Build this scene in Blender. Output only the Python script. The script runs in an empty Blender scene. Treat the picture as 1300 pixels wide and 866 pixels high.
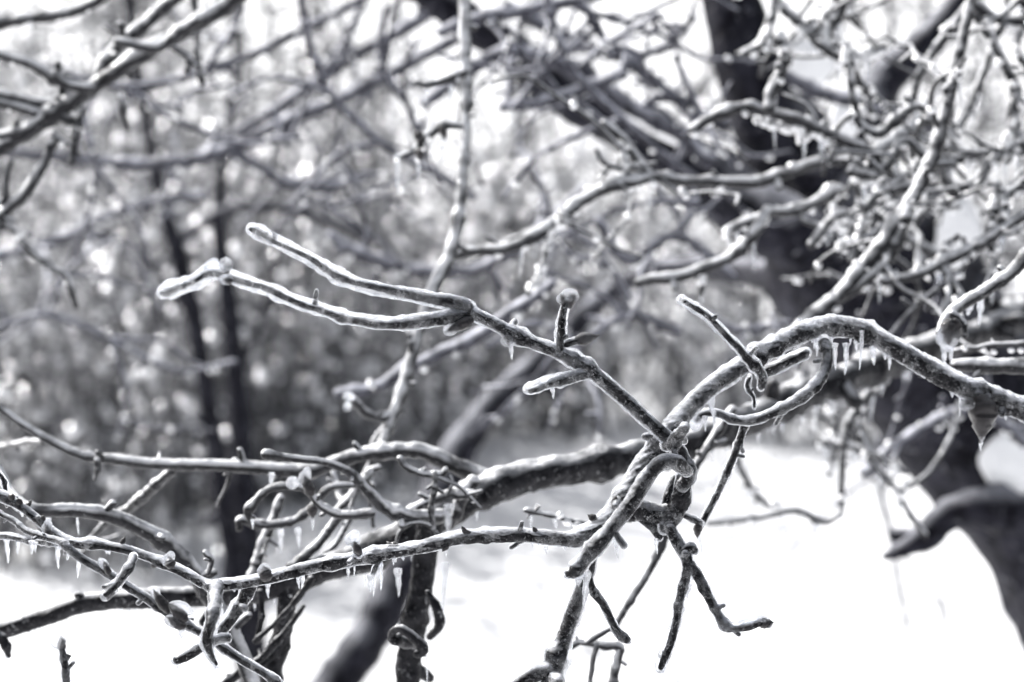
import bpy, math, random
import numpy as np
from mathutils import Vector, Matrix, Quaternion

random.seed(7)
RNG = np.random.default_rng(11)
SC = bpy.context.scene
COL = SC.collection

# ------------------------------------------------------------------ camera
PITCH = math.radians(-6.0)
CAM = np.array([0.0, 0.0, 1.5])
LENS, SENSOR = 85.0, 36.0
cam_data = bpy.data.cameras.new("camera")
cam = bpy.data.objects.new("camera", cam_data)
COL.objects.link(cam)
cam.location = CAM
cam.rotation_euler = (math.radians(90) + PITCH, 0, 0)
cam_data.lens = LENS
cam_data.sensor_width = SENSOR
cam_data.clip_start = 0.05
cam_data.clip_end = 2000
cam_data.dof.use_dof = True
cam_data.dof.focus_distance = 1.30
cam_data.dof.aperture_fstop = 7.6
cam_data.dof.aperture_blades = 7
cam_data.dof.aperture_rotation = math.radians(12)
SC.camera = cam

# ------------------------------------------------------------------ sky, sun, exposure
SUN_EL = math.radians(38)
SUN_AZ = math.radians(-56)          # from the view direction (+Y), to the left
world = bpy.data.worlds.new("World")
SC.world = world
world.use_nodes = True
wn, wl = world.node_tree.nodes, world.node_tree.links
bg = wn["Background"]
sky = wn.new("ShaderNodeTexSky")
sky.sky_type = 'NISHITA'
sky.sun_disc = False
sky.sun_elevation = SUN_EL
sky.sun_rotation = SUN_AZ
sky.dust_density = 4.0
sky.air_density = 1.0
sky.ozone_density = 1.0
hsv = wn.new("ShaderNodeHueSaturation")
hsv.inputs["Saturation"].default_value = 0.34
wl.new(sky.outputs[0], hsv.inputs["Color"])
wl.new(hsv.outputs[0], bg.inputs[0])
bg.inputs[1].default_value = 0.065

sun_data = bpy.data.lights.new("sun", 'SUN')
sun_data.energy = 5.0
sun_data.angle = math.radians(0.53)
sun_data.color = (1.0, 0.985, 0.96)
sun = bpy.data.objects.new("sun", sun_data)
COL.objects.link(sun)
SUN_DIR = Vector((math.sin(SUN_AZ) * math.cos(SUN_EL), math.cos(SUN_AZ) * math.cos(SUN_EL), math.sin(SUN_EL)))
sun.rotation_euler = SUN_DIR.to_track_quat('Z', 'Y').to_euler()
sun.location = SUN_DIR * 40

SC.view_settings.view_transform = 'Standard'
SC.view_settings.look = 'None'
SC.view_settings.exposure = 1.0
SC.view_settings.gamma = 1.0
SC.view_settings.use_curve_mapping = False
SC.render.engine = 'CYCLES'
cy = SC.cycles
cy.use_denoising = True
cy.max_bounces = 10
cy.diffuse_bounces = 3
cy.glossy_bounces = 4
cy.transmission_bounces = 8
cy.transparent_max_bounces = 16
cy.sample_clamp_indirect = 8
cy.caustics_reflective = True
cy.caustics_refractive = True

# ------------------------------------------------------------------ places in the scene
CP, SP = math.cos(PITCH), math.sin(PITCH)
K = SENSOR / LENS / 1300.0

def at(x, y, d):
    """point d metres out along the view axis, x across and y down (1300 units to the frame)."""
    u = (x - 650.0) * K * d
    v = -(y - 433.0) * K * d
    return CAM + np.array([u, d * CP - v * SP, d * SP + v * CP])

def unit(d):
    return K * d

# ------------------------------------------------------------------ noise
_sn = {}
def snoise(p, freq, seed=0):
    """smooth noise from -1 to 1 on an (N,3) array."""
    key = seed
    if key not in _sn:
        r = np.random.default_rng(100 + seed)
        k = r.normal(size=(9, 3))
        k /= np.linalg.norm(k, axis=1)[:, None]
        k *= r.uniform(0.6, 1.9, size=(9, 1))
        _sn[key] = (k, r.uniform(0, 6.283, 9))
    k, ph = _sn[key]
    return np.sin(p @ (k.T * freq) * 6.283 + ph).sum(axis=1) / 4.2

# ------------------------------------------------------------------ materials
def mat(name):
    m = bpy.data.materials.new(name)
    m.use_nodes = True
    nt = m.node_tree
    for n in list(nt.nodes):
        nt.nodes.remove(n)
    out = nt.nodes.new("ShaderNodeOutputMaterial")
    return m, nt, out

def N(nt, typ, **kw):
    n = nt.nodes.new(typ)
    for k, v in kw.items():
        if k in n.inputs.keys() if hasattr(n.inputs, 'keys') else False:
            n.inputs[k].default_value = v
        else:
            setattr(n, k, v)
    return n

def noise(nt, scale, detail=4, rough=0.6, coord=None, dist=0.0):
    n = nt.nodes.new("ShaderNodeTexNoise")
    n.inputs["Scale"].default_value = scale
    n.inputs["Detail"].default_value = detail
    n.inputs["Roughness"].default_value = rough
    n.inputs["Distortion"].default_value = dist
    if coord is not None:
        nt.links.new(coord, n.inputs["Vector"])
    return n

def ramp(nt, fac, stops):
    r = nt.nodes.new("ShaderNodeValToRGB")
    el = r.color_ramp.elements
    while len(el) < len(stops):
        el.new(0.5)
    for e, (p, c) in zip(el, stops):
        e.position = p
        e.color = (c[0], c[1], c[2], 1) if not isinstance(c, float) else (c, c, c, 1)
    nt.links.new(fac, r.inputs[0])
    return r

def bark_material(name, dark, light, frost, frost_amount, top_amount, scale=1.0, coat=0.3, rough=0.55, bump=0.5, top_lo=0.0, spec=0.25):
    """bark with flecks of frost, and a pale cap facing up: frost plus painted sunlit tops."""
    m, nt, out = mat(name)
    L = nt.links
    geo = nt.nodes.new("ShaderNodeNewGeometry")
    tc = nt.nodes.new("ShaderNodeTexCoord")
    n1 = noise(nt, 260 * scale, 5, 0.65, tc.outputs["Object"])
    n2 = noise(nt, 620 * scale, 5, 0.7, tc.outputs["Object"], 0.6)
    n3 = noise(nt, 90 * scale, 3, 0.55, tc.outputs["Object"])
    c = ramp(nt, n1.outputs["Fac"], [(0.34, dark), (0.66, light)])
    # frost flecks + upward faces painted pale as if sunlit
    sep = nt.nodes.new("ShaderNodeSeparateXYZ")
    L.new(geo.outputs["Normal"], sep.inputs[0])
    up = N(nt, "ShaderNodeMapRange")
    up.inputs["From Min"].default_value = top_lo
    up.inputs["From Max"].default_value = top_lo + 0.5
    up.inputs["To Min"].default_value = 0.0
    up.inputs["To Max"].default_value = top_amount
    L.new(sep.outputs["Z"], up.inputs["Value"])
    a = N(nt, "ShaderNodeMath", operation='MULTIPLY')
    L.new(n3.outputs["Fac"], a.inputs[0]); a.inputs[1].default_value = 1.0
    b = N(nt, "ShaderNodeMath", operation='ADD')
    L.new(up.outputs[0], b.inputs[0])
    fl = ramp(nt, n2.outputs["Fac"], [(0.60 - 0.2 * frost_amount, 0.0), (0.86 - 0.2 * frost_amount, 0.8)])
    L.new(fl.outputs[0], b.inputs[1])
    s = N(nt, "ShaderNodeMath", operation='MULTIPLY')
    L.new(b.outputs[0], s.inputs[0])
    mr = N(nt, "ShaderNodeMapRange")
    mr.inputs["From Min"].default_value = 0.3; mr.inputs["From Max"].default_value = 0.6
    mr.inputs["To Min"].default_value = 0.12; mr.inputs["To Max"].default_value = 1.15
    L.new(n3.outputs["Fac"], mr.inputs["Value"])
    L.new(mr.outputs[0], s.inputs[1])
    s.use_clamp = True
    mx = N(nt, "ShaderNodeMix", data_type='RGBA')
    L.new(s.outputs[0], mx.inputs[0])
    L.new(c.outputs[0], mx.inputs[6])
    mx.inputs[7].default_value = (*frost, 1)
    bs = nt.nodes.new("ShaderNodeBsdfPrincipled")
    L.new(mx.outputs[2], bs.inputs["Base Color"])
    bs.inputs["Roughness"].default_value = rough
    bs.inputs["Coat Weight"].default_value = coat
    bs.inputs["Specular IOR Level"].default_value = spec
    bs.inputs["Coat Roughness"].default_value = 0.12
    bs.inputs["Coat IOR"].default_value = 1.31
    bp = nt.nodes.new("ShaderNodeBump")
    bp.inputs["Strength"].default_value = bump
    bp.inputs["Distance"].default_value = 0.0015 / scale
    L.new(n1.outputs["Fac"], bp.inputs["Height"])
    L.new(bp.outputs[0], bs.inputs["Normal"])
    L.new(bs.outputs[0], out.inputs["Surface"])
    return m

def ice_material(name, milky=0.3, clear=0.35, rough=0.06, tint=(0.97, 0.98, 1.0), scale=1.0, lit_rime=0.0):
    m, nt, out = mat(name)
    L = nt.links
    tc = nt.nodes.new("ShaderNodeTexCoord")
    n1 = noise(nt, 170 * scale, 4, 0.6, tc.outputs["Object"])
    n2 = noise(nt, 420 * scale, 3, 0.6, tc.outputs["Object"])
    bp = nt.nodes.new("ShaderNodeBump")
    bp.inputs["Strength"].default_value = 0.7
    bp.inputs["Distance"].default_value = 0.0012
    L.new(n2.outputs["Fac"], bp.inputs["Height"])
    gl = nt.nodes.new("ShaderNodeBsdfGlass")
    gl.inputs["IOR"].default_value = 1.31
    gl.inputs["Roughness"].default_value = rough
    gl.inputs["Color"].default_value = (*tint, 1)
    L.new(bp.outputs[0], gl.inputs["Normal"])
    tr = nt.nodes.new("ShaderNodeBsdfTransparent")
    tr.inputs["Color"].default_value = (*tint, 1)
    m1 = nt.nodes.new("ShaderNodeMixShader")
    m1.inputs[0].default_value = clear
    L.new(gl.outputs[0], m1.inputs[1]); L.new(tr.outputs[0], m1.inputs[2])
    df = nt.nodes.new("ShaderNodeBsdfDiffuse"); df.inputs["Color"].default_value = (0.86, 0.87, 0.9, 1)
    tl = nt.nodes.new("ShaderNodeBsdfTranslucent"); tl.inputs["Color"].default_value = (0.9, 0.91, 0.94, 1)
    m2 = nt.nodes.new("ShaderNodeMixShader"); m2.inputs[0].default_value = 0.55
    L.new(df.outputs[0], m2.inputs[1]); L.new(tl.outputs[0], m2.inputs[2])
    r0 = ramp(nt, n1.outputs["Fac"], [(0.38, 0.0), (0.68, milky * 2.0)])
    geo = nt.nodes.new("ShaderNodeNewGeometry")
    sep = nt.nodes.new("ShaderNodeSeparateXYZ")
    L.new(geo.outputs["Normal"], sep.inputs[0])
    up = nt.nodes.new("ShaderNodeMapRange")          # upper side whitened, painting the sunlit top band on the ice
    up.inputs["From Min"].default_value = 0.62; up.inputs["From Max"].default_value = 0.92
    up.inputs["To Min"].default_value = 0.0; up.inputs["To Max"].default_value = lit_rime
    L.new(sep.outputs["Z"], up.inputs["Value"])
    n3 = noise(nt, 260 * scale, 4, 0.65, tc.outputs["Object"])
    r3 = ramp(nt, n3.outputs["Fac"], [(0.35, 0.35), (0.6, 1.0)])
    mu = nt.nodes.new("ShaderNodeMath"); mu.operation = 'MULTIPLY'
    L.new(up.outputs[0], mu.inputs[0]); L.new(r3.outputs[0], mu.inputs[1])
    r = nt.nodes.new("ShaderNodeMath"); r.operation = 'ADD'; r.use_clamp = True
    L.new(r0.outputs[0], r.inputs[0]); L.new(mu.outputs[0], r.inputs[1])
    m3 = nt.nodes.new("ShaderNodeMixShader")
    L.new(r.outputs[0], m3.inputs[0])
    L.new(m1.outputs[0], m3.inputs[1]); L.new(m2.outputs[0], m3.inputs[2])
    L.new(m3.outputs[0], out.inputs["Surface"])
    return m

def glint_material(name, rough=0.36, white=0.7):  # whitened ice, so drops and beads stand in for sun glints
    m, nt, out = mat(name)
    L = nt.links
    g = nt.nodes.new("ShaderNodeBsdfGlossy")
    g.inputs["Roughness"].default_value = rough
    g.inputs["Color"].default_value = (0.97, 0.975, 1.0, 1)
    d = nt.nodes.new("ShaderNodeBsdfDiffuse"); d.inputs["Color"].default_value = (0.95, 0.955, 0.97, 1)
    t = nt.nodes.new("ShaderNodeBsdfTranslucent"); t.inputs["Color"].default_value = (0.96, 0.965, 0.98, 1)
    y = nt.nodes.new("ShaderNodeMixShader"); y.inputs[0].default_value = 0.4
    L.new(d.outputs[0], y.inputs[1]); L.new(t.outputs[0], y.inputs[2])
    x = nt.nodes.new("ShaderNodeMixShader"); x.inputs[0].default_value = white
    L.new(g.outputs[0], x.inputs[1]); L.new(y.outputs[0], x.inputs[2])
    L.new(x.outputs[0], out.inputs["Surface"])
    return m

def snow_material(name, scale=1.0):
    m, nt, out = mat(name)
    L = nt.links
    tc = nt.nodes.new("ShaderNodeTexCoord")
    n1 = noise(nt, 3.0 * scale, 6, 0.6, tc.outputs["Object"])
    n2 = noise(nt, 60 * scale, 4, 0.6, tc.outputs["Object"])
    c = ramp(nt, n1.outputs["Fac"], [(0.3, (0.80, 0.81, 0.84)), (0.7, (0.88, 0.885, 0.90))])
    bs = nt.nodes.new("ShaderNodeBsdfPrincipled")
    L.new(c.outputs[0], bs.inputs["Base Color"])
    bs.inputs["Roughness"].default_value = 0.6
    bp = nt.nodes.new("ShaderNodeBump")
    bp.inputs["Strength"].default_value = 0.4
    bp.inputs["Distance"].default_value = 0.01
    L.new(n2.outputs["Fac"], bp.inputs["Height"])
    L.new(bp.outputs[0], bs.inputs["Normal"])
    L.new(bs.outputs[0], out.inputs["Surface"])
    return m

FROST_AND_LIT = (0.80, 0.81, 0.84)  # frost flecks, and the painted bright tops of branches
M = {}
M['bark'] = bark_material("bark_in_ice", (0.0015, 0.0015, 0.0025), (0.036, 0.036, 0.039), FROST_AND_LIT, 0.16, 0.9, 1.0, 0.0, 0.6, 1.0, 0.4, 0.05)
M['frost'] = bark_material("frosted_bark", (0.0015, 0.0015, 0.003), (0.022, 0.022, 0.026), FROST_AND_LIT, 0.06, 1.15, 0.6, 0.15, 0.35, 0.9, 0.02, 0.12)
M['limb'] = bark_material("limb_bark", (0.0015, 0.0015, 0.003), (0.03, 0.03, 0.034), FROST_AND_LIT, 0.10, 0.95, 0.45, 0.08, 0.5, 1.0, 0.5, 0.08)
M['trunk'] = bark_material("dark_trunk_bark", (0.002, 0.002, 0.004), (0.026, 0.026, 0.036), (0.55, 0.56, 0.62), 0.06, 0.5, 0.14, 0.0, 0.6, 1.0, 0.35, 0.06)  # near-black bluish bark, paler on upward faces
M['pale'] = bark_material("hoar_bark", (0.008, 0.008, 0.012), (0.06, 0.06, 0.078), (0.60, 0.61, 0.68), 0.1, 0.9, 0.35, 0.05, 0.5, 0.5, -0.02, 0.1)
M['brush'] = bark_material("brush_bark", (0.008, 0.008, 0.010), (0.10, 0.10, 0.106), (0.64, 0.65, 0.69), 0.28, 0.7, 0.12, 0.25, 0.5, 0.0, 0.1)
M['ice'] = ice_material("clear_ice", 0.17, 0.36, 0.02, lit_rime=0.55)
M['glaze'] = ice_material("clear_glaze", 0.04, 0.42, 0.02, lit_rime=0.06)
M['icicle'] = ice_material("icicle_ice", 0.04, 0.30, 0.02)
M['bud'] = bark_material("bud_scales", (0.008, 0.006, 0.008), (0.05, 0.045, 0.05), FROST_AND_LIT, 0.15, 0.25, 1.4, 0.5, 0.4, 1.0, 0.4)
M['glint'] = glint_material("white_glint_drop")
M['bead'] = glint_material("far_glint_bead", 0.30, 0.3)
M['snow'] = snow_material("snow")

# ------------------------------------------------------------------ mesh builders
def mesh_from(name, V, F, m, smooth=True):
    me = bpy.data.meshes.new(name)
    V = np.asarray(V, dtype=np.float32)
    me.vertices.add(len(V))
    me.vertices.foreach_set("co", V.ravel())
    F = [np.asarray(f, dtype=np.int32) for f in (F if isinstance(F, list) else [F]) if len(f)]
    nl = sum(f.size for f in F)
    nf = sum(len(f) for f in F)
    me.loops.add(nl)
    me.loops.foreach_set("vertex_index", np.concatenate([f.ravel() for f in F]))
    tot = np.concatenate([np.full(len(f), f.shape[1], dtype=np.int32) for f in F])
    start = np.concatenate([[0], np.cumsum(tot)[:-1]]).astype(np.int32)
    me.polygons.add(nf)
    me.polygons.foreach_set("loop_start", start)
    me.polygons.foreach_set("loop_total", tot)
    if smooth:
        me.polygons.foreach_set("use_smooth", np.ones(nf, dtype=bool))
    me.update(calc_edges=True)
    me.materials.append(m)
    return me

def catmull(P, n_per):
    P = np.asarray(P, dtype=float)
    Q = np.vstack([2 * P[0] - P[1], P, 2 * P[-1] - P[-2]])
    out = []
    for i in range(len(P) - 1):
        p0, p1, p2, p3 = Q[i], Q[i + 1], Q[i + 2], Q[i + 3]
        n = n_per[i]
        t = np.linspace(0, 1, n, endpoint=False)[:, None]
        out.append(0.5 * ((2 * p1) + (-p0 + p2) * t + (2 * p0 - 5 * p1 + 4 * p2 - p3) * t ** 2 + (-p0 + 3 * p1 - 3 * p2 + p3) * t ** 3))
    out.append(P[-1:])
    return np.vstack(out)

def parse(path, d=1.3, r=8.0):
    """'x,y,r,d x,y,r x,y' -> points in metres and radii in metres; missing r and d are interpolated."""
    rows = [[float(v) for v in w.split(',')] for w in path.split()]
    n = len(rows)
    xs = np.array([w[0] for w in rows]); ys = np.array([w[1] for w in rows])
    def fill(idx, default):
        ks = [i for i in range(n) if len(rows[i]) > idx]
        if not ks:
            return np.full(n, default)
        return np.interp(np.arange(n), ks, [rows[i][idx] for i in ks])
    rs, ds = fill(2, r), fill(3, d)
    P = np.array([at(x, y, dd) for x, y, dd in zip(xs, ys, ds)])
    return P, rs * np.array([unit(dd) for dd in ds])

def sample(P, R, step):
    seg = np.linalg.norm(np.diff(P, axis=0), axis=1)
    n_per = np.maximum(2, np.ceil(seg / step).astype(int))
    C = catmull(np.hstack([P, R[:, None]]), n_per)
    return C[:, :3], np.maximum(C[:, 3], R.min() * 0.6)

def frames(C):
    T = np.gradient(C, axis=0)
    T /= np.linalg.norm(T, axis=1)[:, None] + 1e-12
    n = np.cross(T[0], [0.0, 0.0, 1.0])
    if np.linalg.norm(n) < 1e-3:
        n = np.array([1.0, 0, 0])
    n /= np.linalg.norm(n)
    A = np.zeros_like(C)
    for i in range(len(C)):
        n = n - T[i] * (n @ T[i])
        n /= np.linalg.norm(n) + 1e-12
        A[i] = n
    return T, A, np.cross(T, A)

def tube(C, R, sides, lump=0.0, lump_f=60.0, seed=0, fine=0.0, fine_f=400.0, cap=(True, True), flute=0.0):
    """a closed tube round the samples C with radii R and a lumpy skin."""
    T, A, B = frames(C)
    # rounded ends
    k = 4
    ang = np.linspace(0, math.pi / 2 * 0.92, k + 1)[1:]
    if cap[1]:
        C = np.vstack([C, C[-1] + np.outer(np.sin(ang) * R[-1], T[-1])])
        A = np.vstack([A] + [A[-1:]] * k); B = np.vstack([B] + [B[-1:]] * k)
        R = np.concatenate([R, R[-1] * np.cos(ang)])
    if cap[0]:
        C = np.vstack([(C[0] - np.outer(np.sin(ang) * R[0], T[0]))[::-1], C])
        A = np.vstack([A[:1]] * k + [A]); B = np.vstack([B[:1]] * k + [B])
        R = np.concatenate([(R[0] * np.cos(ang))[::-1], R])
    n = len(C)
    th = np.linspace(0, 2 * math.pi, sides, endpoint=False)
    cs, sn = np.cos(th), np.sin(th)
    D = A[:, None, :] * cs[None, :, None] + B[:, None, :] * sn[None, :, None]
    rad = np.repeat(R[:, None], sides, axis=1)
    base = (C[:, None, :] + D * rad[:, :, None]).reshape(-1, 3)
    f = np.ones(n * sides)
    if lump:
        f += lump * snoise(base, lump_f, seed) + 0.5 * lump * snoise(base, lump_f * 2.3, seed + 1)
    if fine:
        f += fine * snoise(base, fine_f, seed + 2) + 0.6 * fine * snoise(base, fine_f * 2.1, seed + 3)
    V = (C[:, None, :] + D * (rad * f.reshape(n, sides))[:, :, None]).reshape(-1, 3)
    i = np.arange(n - 1)[:, None] * sides
    j = np.arange(sides)[None, :]
    j2 = (j + 1) % sides
    F = np.stack([i + j, i + j2, i + sides + j2, i + sides + j], axis=-1).reshape(-1, 4)
    # end caps
    c0, c1 = len(V), len(V) + 1
    V = np.vstack([V, C[:1], C[-1:]])
    jj = np.arange(sides)
    t0 = np.stack([np.full(sides, c0), (jj + 1) % sides, jj], axis=-1)
    e = (n - 1) * sides
    t1 = np.stack([np.full(sides, c1), e + jj, e + (jj + 1) % sides], axis=-1)
    return V, F, np.vstack([t0, t1])

def link(name, me, parent=None, loc=None):
    o = bpy.data.objects.new(name, me)
    COL.objects.link(o)
    if parent is not None:
        o.parent = parent
    if loc is not None:
        o.location = loc
    return o

def tag(o, label=None, cat=None, group=None, kind=None):
    if label: o["label"] = label
    if cat: o["category"] = cat
    if group: o["group"] = group
    if kind: o["kind"] = kind
    return o

_seed = [0]
def nseed():
    _seed[0] += 1
    return (_seed[0] * 7) % 60

# shared meshes -----------------------------------------------------------
def icicle_mesh(k):
    n, s = 16, 10
    t = np.linspace(0, 1, n)
    r = (1 - t) ** 0.75 * (1 + 0.22 * np.sin(t * 14 + k * 1.7)) * 0.9 + 0.14
    r[-1] = 0.10
    C = np.stack([0.35 * np.sin(t * 3 + k) * t, 0.3 * np.cos(t * 2.4 + 2 * k) * t, -t], axis=1)
    th = np.linspace(0, 2 * math.pi, s, endpoint=False)
    V = np.stack([C[:, None, 0] + r[:, None] * np.cos(th), C[:, None, 1] + r[:, None] * np.sin(th), C[:, None, 2] + 0 * th], axis=-1).reshape(-1, 3)
    i = np.arange(n - 1)[:, None] * s; j = np.arange(s)[None, :]; j2 = (j + 1) % s
    F = np.stack([i + j2, i + j, i + s + j, i + s + j2], axis=-1).reshape(-1, 4)
    V = np.vstack([V, [[0, 0, 0.03]], [[C[-1, 0], C[-1, 1], -1.02]]])
    jj = np.arange(s)
    a = len(V) - 2
    t0 = np.stack([np.full(s, a), jj, (jj + 1) % s], -1)
    t1 = np.stack([np.full(s, a + 1), (n - 1) * s + (jj + 1) % s, (n - 1) * s + jj], -1)
    return mesh_from("icicle_shape", V, [F, np.vstack([t0, t1])], M['icicle'])
ICICLES = [icicle_mesh(k) for k in range(5)]

def ico(sub=1):
    import bmesh
    bm = bmesh.new()
    bmesh.ops.create_icosphere(bm, subdivisions=sub, radius=1.0)
    V = np.array([v.co[:] for v in bm.verts]); F = np.array([[v.index for v in f.verts] for f in bm.faces])
    bm.free()
    return V, F
ICO1, ICO2, ICO3 = ico(1), ico(2), ico(3)

def drop_mesh(k):
    V = ICO1[0].copy()
    V *= 1 + 0.12 * RNG.normal(size=(len(V), 1))
    V[:, 2] *= 1.15
    return mesh_from("glint_drop_shape", V, ICO1[1], M['glint'], smooth=False)
DROPS = [drop_mesh(k) for k in range(8)]

def bud_mesh(k):
    """pointed bud of overlapping scales, along +Z from 0 to 1, radius about 0.3."""
    n, s = 22, 16
    t = np.linspace(0, 1, n)
    prof = np.sin(np.clip(t * 1.02 + 0.05, 0, 1) ** 0.8 * math.pi) ** 0.8 * 0.30 + 0.02
    th = np.linspace(0, 2 * math.pi, s, endpoint=False)
    V = []
    for i in range(n):
        ph = (t[i] * 4.5)
        saw = ph - np.floor(ph + 0.5 * (np.sin(th * 2 + k + math.floor(ph) * 1.6) > 0))
        rr = prof[i] * (1.12 - 0.25 * np.clip(saw, 0, 1))
        V += [(rr[j] * math.cos(th[j]) + 0.05 * math.sin(t[i] * 3 + k), rr[j] * math.sin(th[j]), t[i]) for j in range(s)]
    V = np.array(V)
    i = np.arange(n - 1)[:, None] * s; j = np.arange(s)[None, :]; j2 = (j + 1) % s
    F = np.stack([i + j, i + j2, i + s + j2, i + s + j], -1).reshape(-1, 4)
    V = np.vstack([V, [[0, 0, 1.03]]])
    jj = np.arange(s)
    t1 = np.stack([np.full(s, len(V) - 1), (n - 1) * s + jj, (n - 1) * s + (jj + 1) % s], -1)
    return mesh_from("bud_shape", V, [F, t1], M['bud'])
BUDS = [bud_mesh(k) for k in range(3)]

def cap_mesh(k):
    V = ICO3[0].copy()
    V *= (1 + 0.15 * snoise(V, 0.45, 20 + k) + 0.06 * snoise(V, 1.2, 25 + k))[:, None]
    return mesh_from("ice_cap_shape", V, ICO3[1], M['glaze'])
CAPS = [cap_mesh(k) for k in range(3)]

# ------------------------------------------------------------------ a branch as a thing
class Thing:
    def __init__(self, name, label, cat, base, group=None):
        self.loc = np.asarray(base, float)
        self.root = link(name, None, None, self.loc)
        tag(self.root, label, cat, group)
        self.all = []
        self.thin = 1.0

    def limb(self, path, name='twig', d=1.3, r=8.0, ice=None, style='bark', sides=None, lump=0.10, knots=1.0,
             step=None, sag=0.15, wob=0.5, nubs=0.8, bare=1.0, parent=None, cap=(True, True), fine=0.06, core_sides=24, thin=None):
        """ice = bark radius as a share of the ice radius (None: no separate ice coat)."""
        P, R = parse(path, d, r)
        R = R * (thin or self.thin)
        rm = R.mean()
        st = step or max(0.0012, rm * 0.42)
        C, RR = sample(P, R, st)
        sd = nseed()
        # crooked growth
        if wob:
            for ax in range(3):
                C[:, ax] += wob * rm * (0.55 * snoise(C + ax * 3.1, 0.03 / rm, sd + ax) + 0.28 * snoise(C + ax * 1.7, 0.09 / rm, sd + ax + 3)) * np.minimum(1, np.arange(len(C)) / 6.0)
        # knots along the twig
        if knots:
            L = np.concatenate([[0], np.cumsum(np.linalg.norm(np.diff(C, axis=0), axis=1))])
            rg = np.random.default_rng(sd + 5)
            nk = int(knots * L[-1] / (rm * 7)) + 1
            for q in rg.uniform(0, L[-1], nk):
                RR = RR * (1 + rg.uniform(0.08, 0.30) * np.exp(-((L - q) / (rm * rg.uniform(0.5, 1.0))) ** 2))
        sides = sides or (20 if ice else 14)
        p = parent or self.root
        # bud scars and short nubs that stick out of the skin
        rg = np.random.default_rng(sd + 17)
        side = []
        L = np.concatenate([[0], np.cumsum(np.linalg.norm(np.diff(C, axis=0), axis=1))])
        if nubs and rm < 0.02:
            for q in range(int(nubs * L[-1] / (rm * 11) + rg.random())):
                i = int(rg.integers(1, max(2, len(C) - 1)))
                T_ = C[min(i + 1, len(C) - 1)] - C[i - 1]; T_ /= np.linalg.norm(T_) + 1e-9
                v = rg.normal(size=3); v -= T_ * (v @ T_); v /= np.linalg.norm(v) + 1e-9
                v = v + T_ * rg.uniform(-0.2, 0.8); v /= np.linalg.norm(v)
                ln = RR[i] * rg.uniform(1.5, 2.7)
                r0 = RR[i] * rg.uniform(0.35, 0.6)
                a_ = C[i] + v * RR[i] * 0.3
                b_ = C[i] + v * ln + rg.normal(size=3) * 0.15 * ln
                side.append((np.linspace(a_, b_, 5), r0 * np.array([1.3, 1.05, 0.95, 1.0, 0.9])))
        def add(V, F, Tt, k, n_side, fine_):
            for c, r in side:
                V2, F2, T2 = tube(c - self.loc, r * k, n_side, 0.12, 0.3 / rm, sd + 2, fine_, 1.2 / rm)
                F = np.vstack([F, F2 + len(V)]); Tt = np.vstack([Tt, T2 + len(V)]); V = np.vstack([V, V2])
            return V, F, Tt
        if ice is not None:
            ic = np.interp(np.linspace(0, 1, len(C)), np.linspace(0, 1, len(np.atleast_1d(ice))), np.atleast_1d(ice))
            off = np.zeros_like(C)
            off[:, 2] = sag * RR * (1 - ic)
            off[:, 0] = 0.5 * RR * (1 - ic) * snoise(C, 18, sd + 4)
            off[:, 2] += 0.35 * RR * (1 - ic) * snoise(C, 22, sd + 6)
            off[:, 1] = -bare * RR * (1 - ic) * (1 + 0.12 * snoise(C, 40, sd + 8))      # ice thickest on the far side
            keep = slice(1, -1) if len(C) > 6 else slice(0, None)
            V, F, Tt = tube(C[keep] + off[keep] - self.loc, (RR * ic)[keep], core_sides, lump * 0.9, 0.5 / rm * 0.3, sd, fine, 1.3 / rm, cap)
            V, F, Tt = add(V, F, Tt, 0.7, 10, 0.08)
            o = link(name, mesh_from(name, V, [F, Tt], M['bark']), p)
            V, F, Tt = tube(C - self.loc, RR, sides, lump, 0.2 / rm, sd + 9, 0.05, 0.9 / rm, cap)
            V, F, Tt = add(V, F, Tt, 1.0, 12, 0.04)
            link('ice_coat', mesh_from('ice_coat', V, [F, Tt], M['ice']), o)
        else:
            V, F, Tt = tube(C - self.loc, RR, sides, lump, 0.25 / rm, sd, fine, 0.9 / rm, cap)
            V, F, Tt = add(V, F, Tt, 1.0, 8, 0.05)
            o = link(name, mesh_from(name, V, [F, Tt], M[style]), p)
        o["_c"] = 0
        del o["_c"]
        self.last = (C, RR)
        self.all.append((C, RR))
        return o

    def icicle(self, x, y, length, r=3.0, d=1.3, parent=None, tilt=0.0):
        p = at(x, y, d) - self.loc
        o = link('icicle', ICICLES[random.randrange(5)], parent or self.root, p)
        u = unit(d)
        o.scale = (r * u, r * u, length * u)
        o.rotation_euler = (random.uniform(-.05, .05), tilt + random.uniform(-.05, .05), random.uniform(0, 6.28))
        return o

    def bud(self, x, y, x2, y2, r=5, d=1.3, d2=None, parent=None):
        a = at(x, y, d); b = at(x2, y2, d2 or d)
        v = Vector(b - a)
        o = link('bud', BUDS[random.randrange(3)], parent or self.root, a - self.loc)
        u = unit(d)
        o.rotation_mode = 'QUATERNION'
        o.rotation_quaternion = v.to_track_quat('Z', 'Y') @ Quaternion((0, 0, 1), random.uniform(0, 6.28))
        o.scale = (r * u / 0.3, r * u / 0.3, v.length)
        return o

    def cap(self, x, y, rx, ry, d=1.3, rot=0.0, parent=None):
        o = link('ice_cap', CAPS[random.randrange(3)], parent or self.root, at(x, y, d) - self.loc)
        u = unit(d)
        o.scale = (rx * u, min(rx, ry) * u, ry * u)
        o.rotation_euler = (0, rot, 0)
        return o

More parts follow.
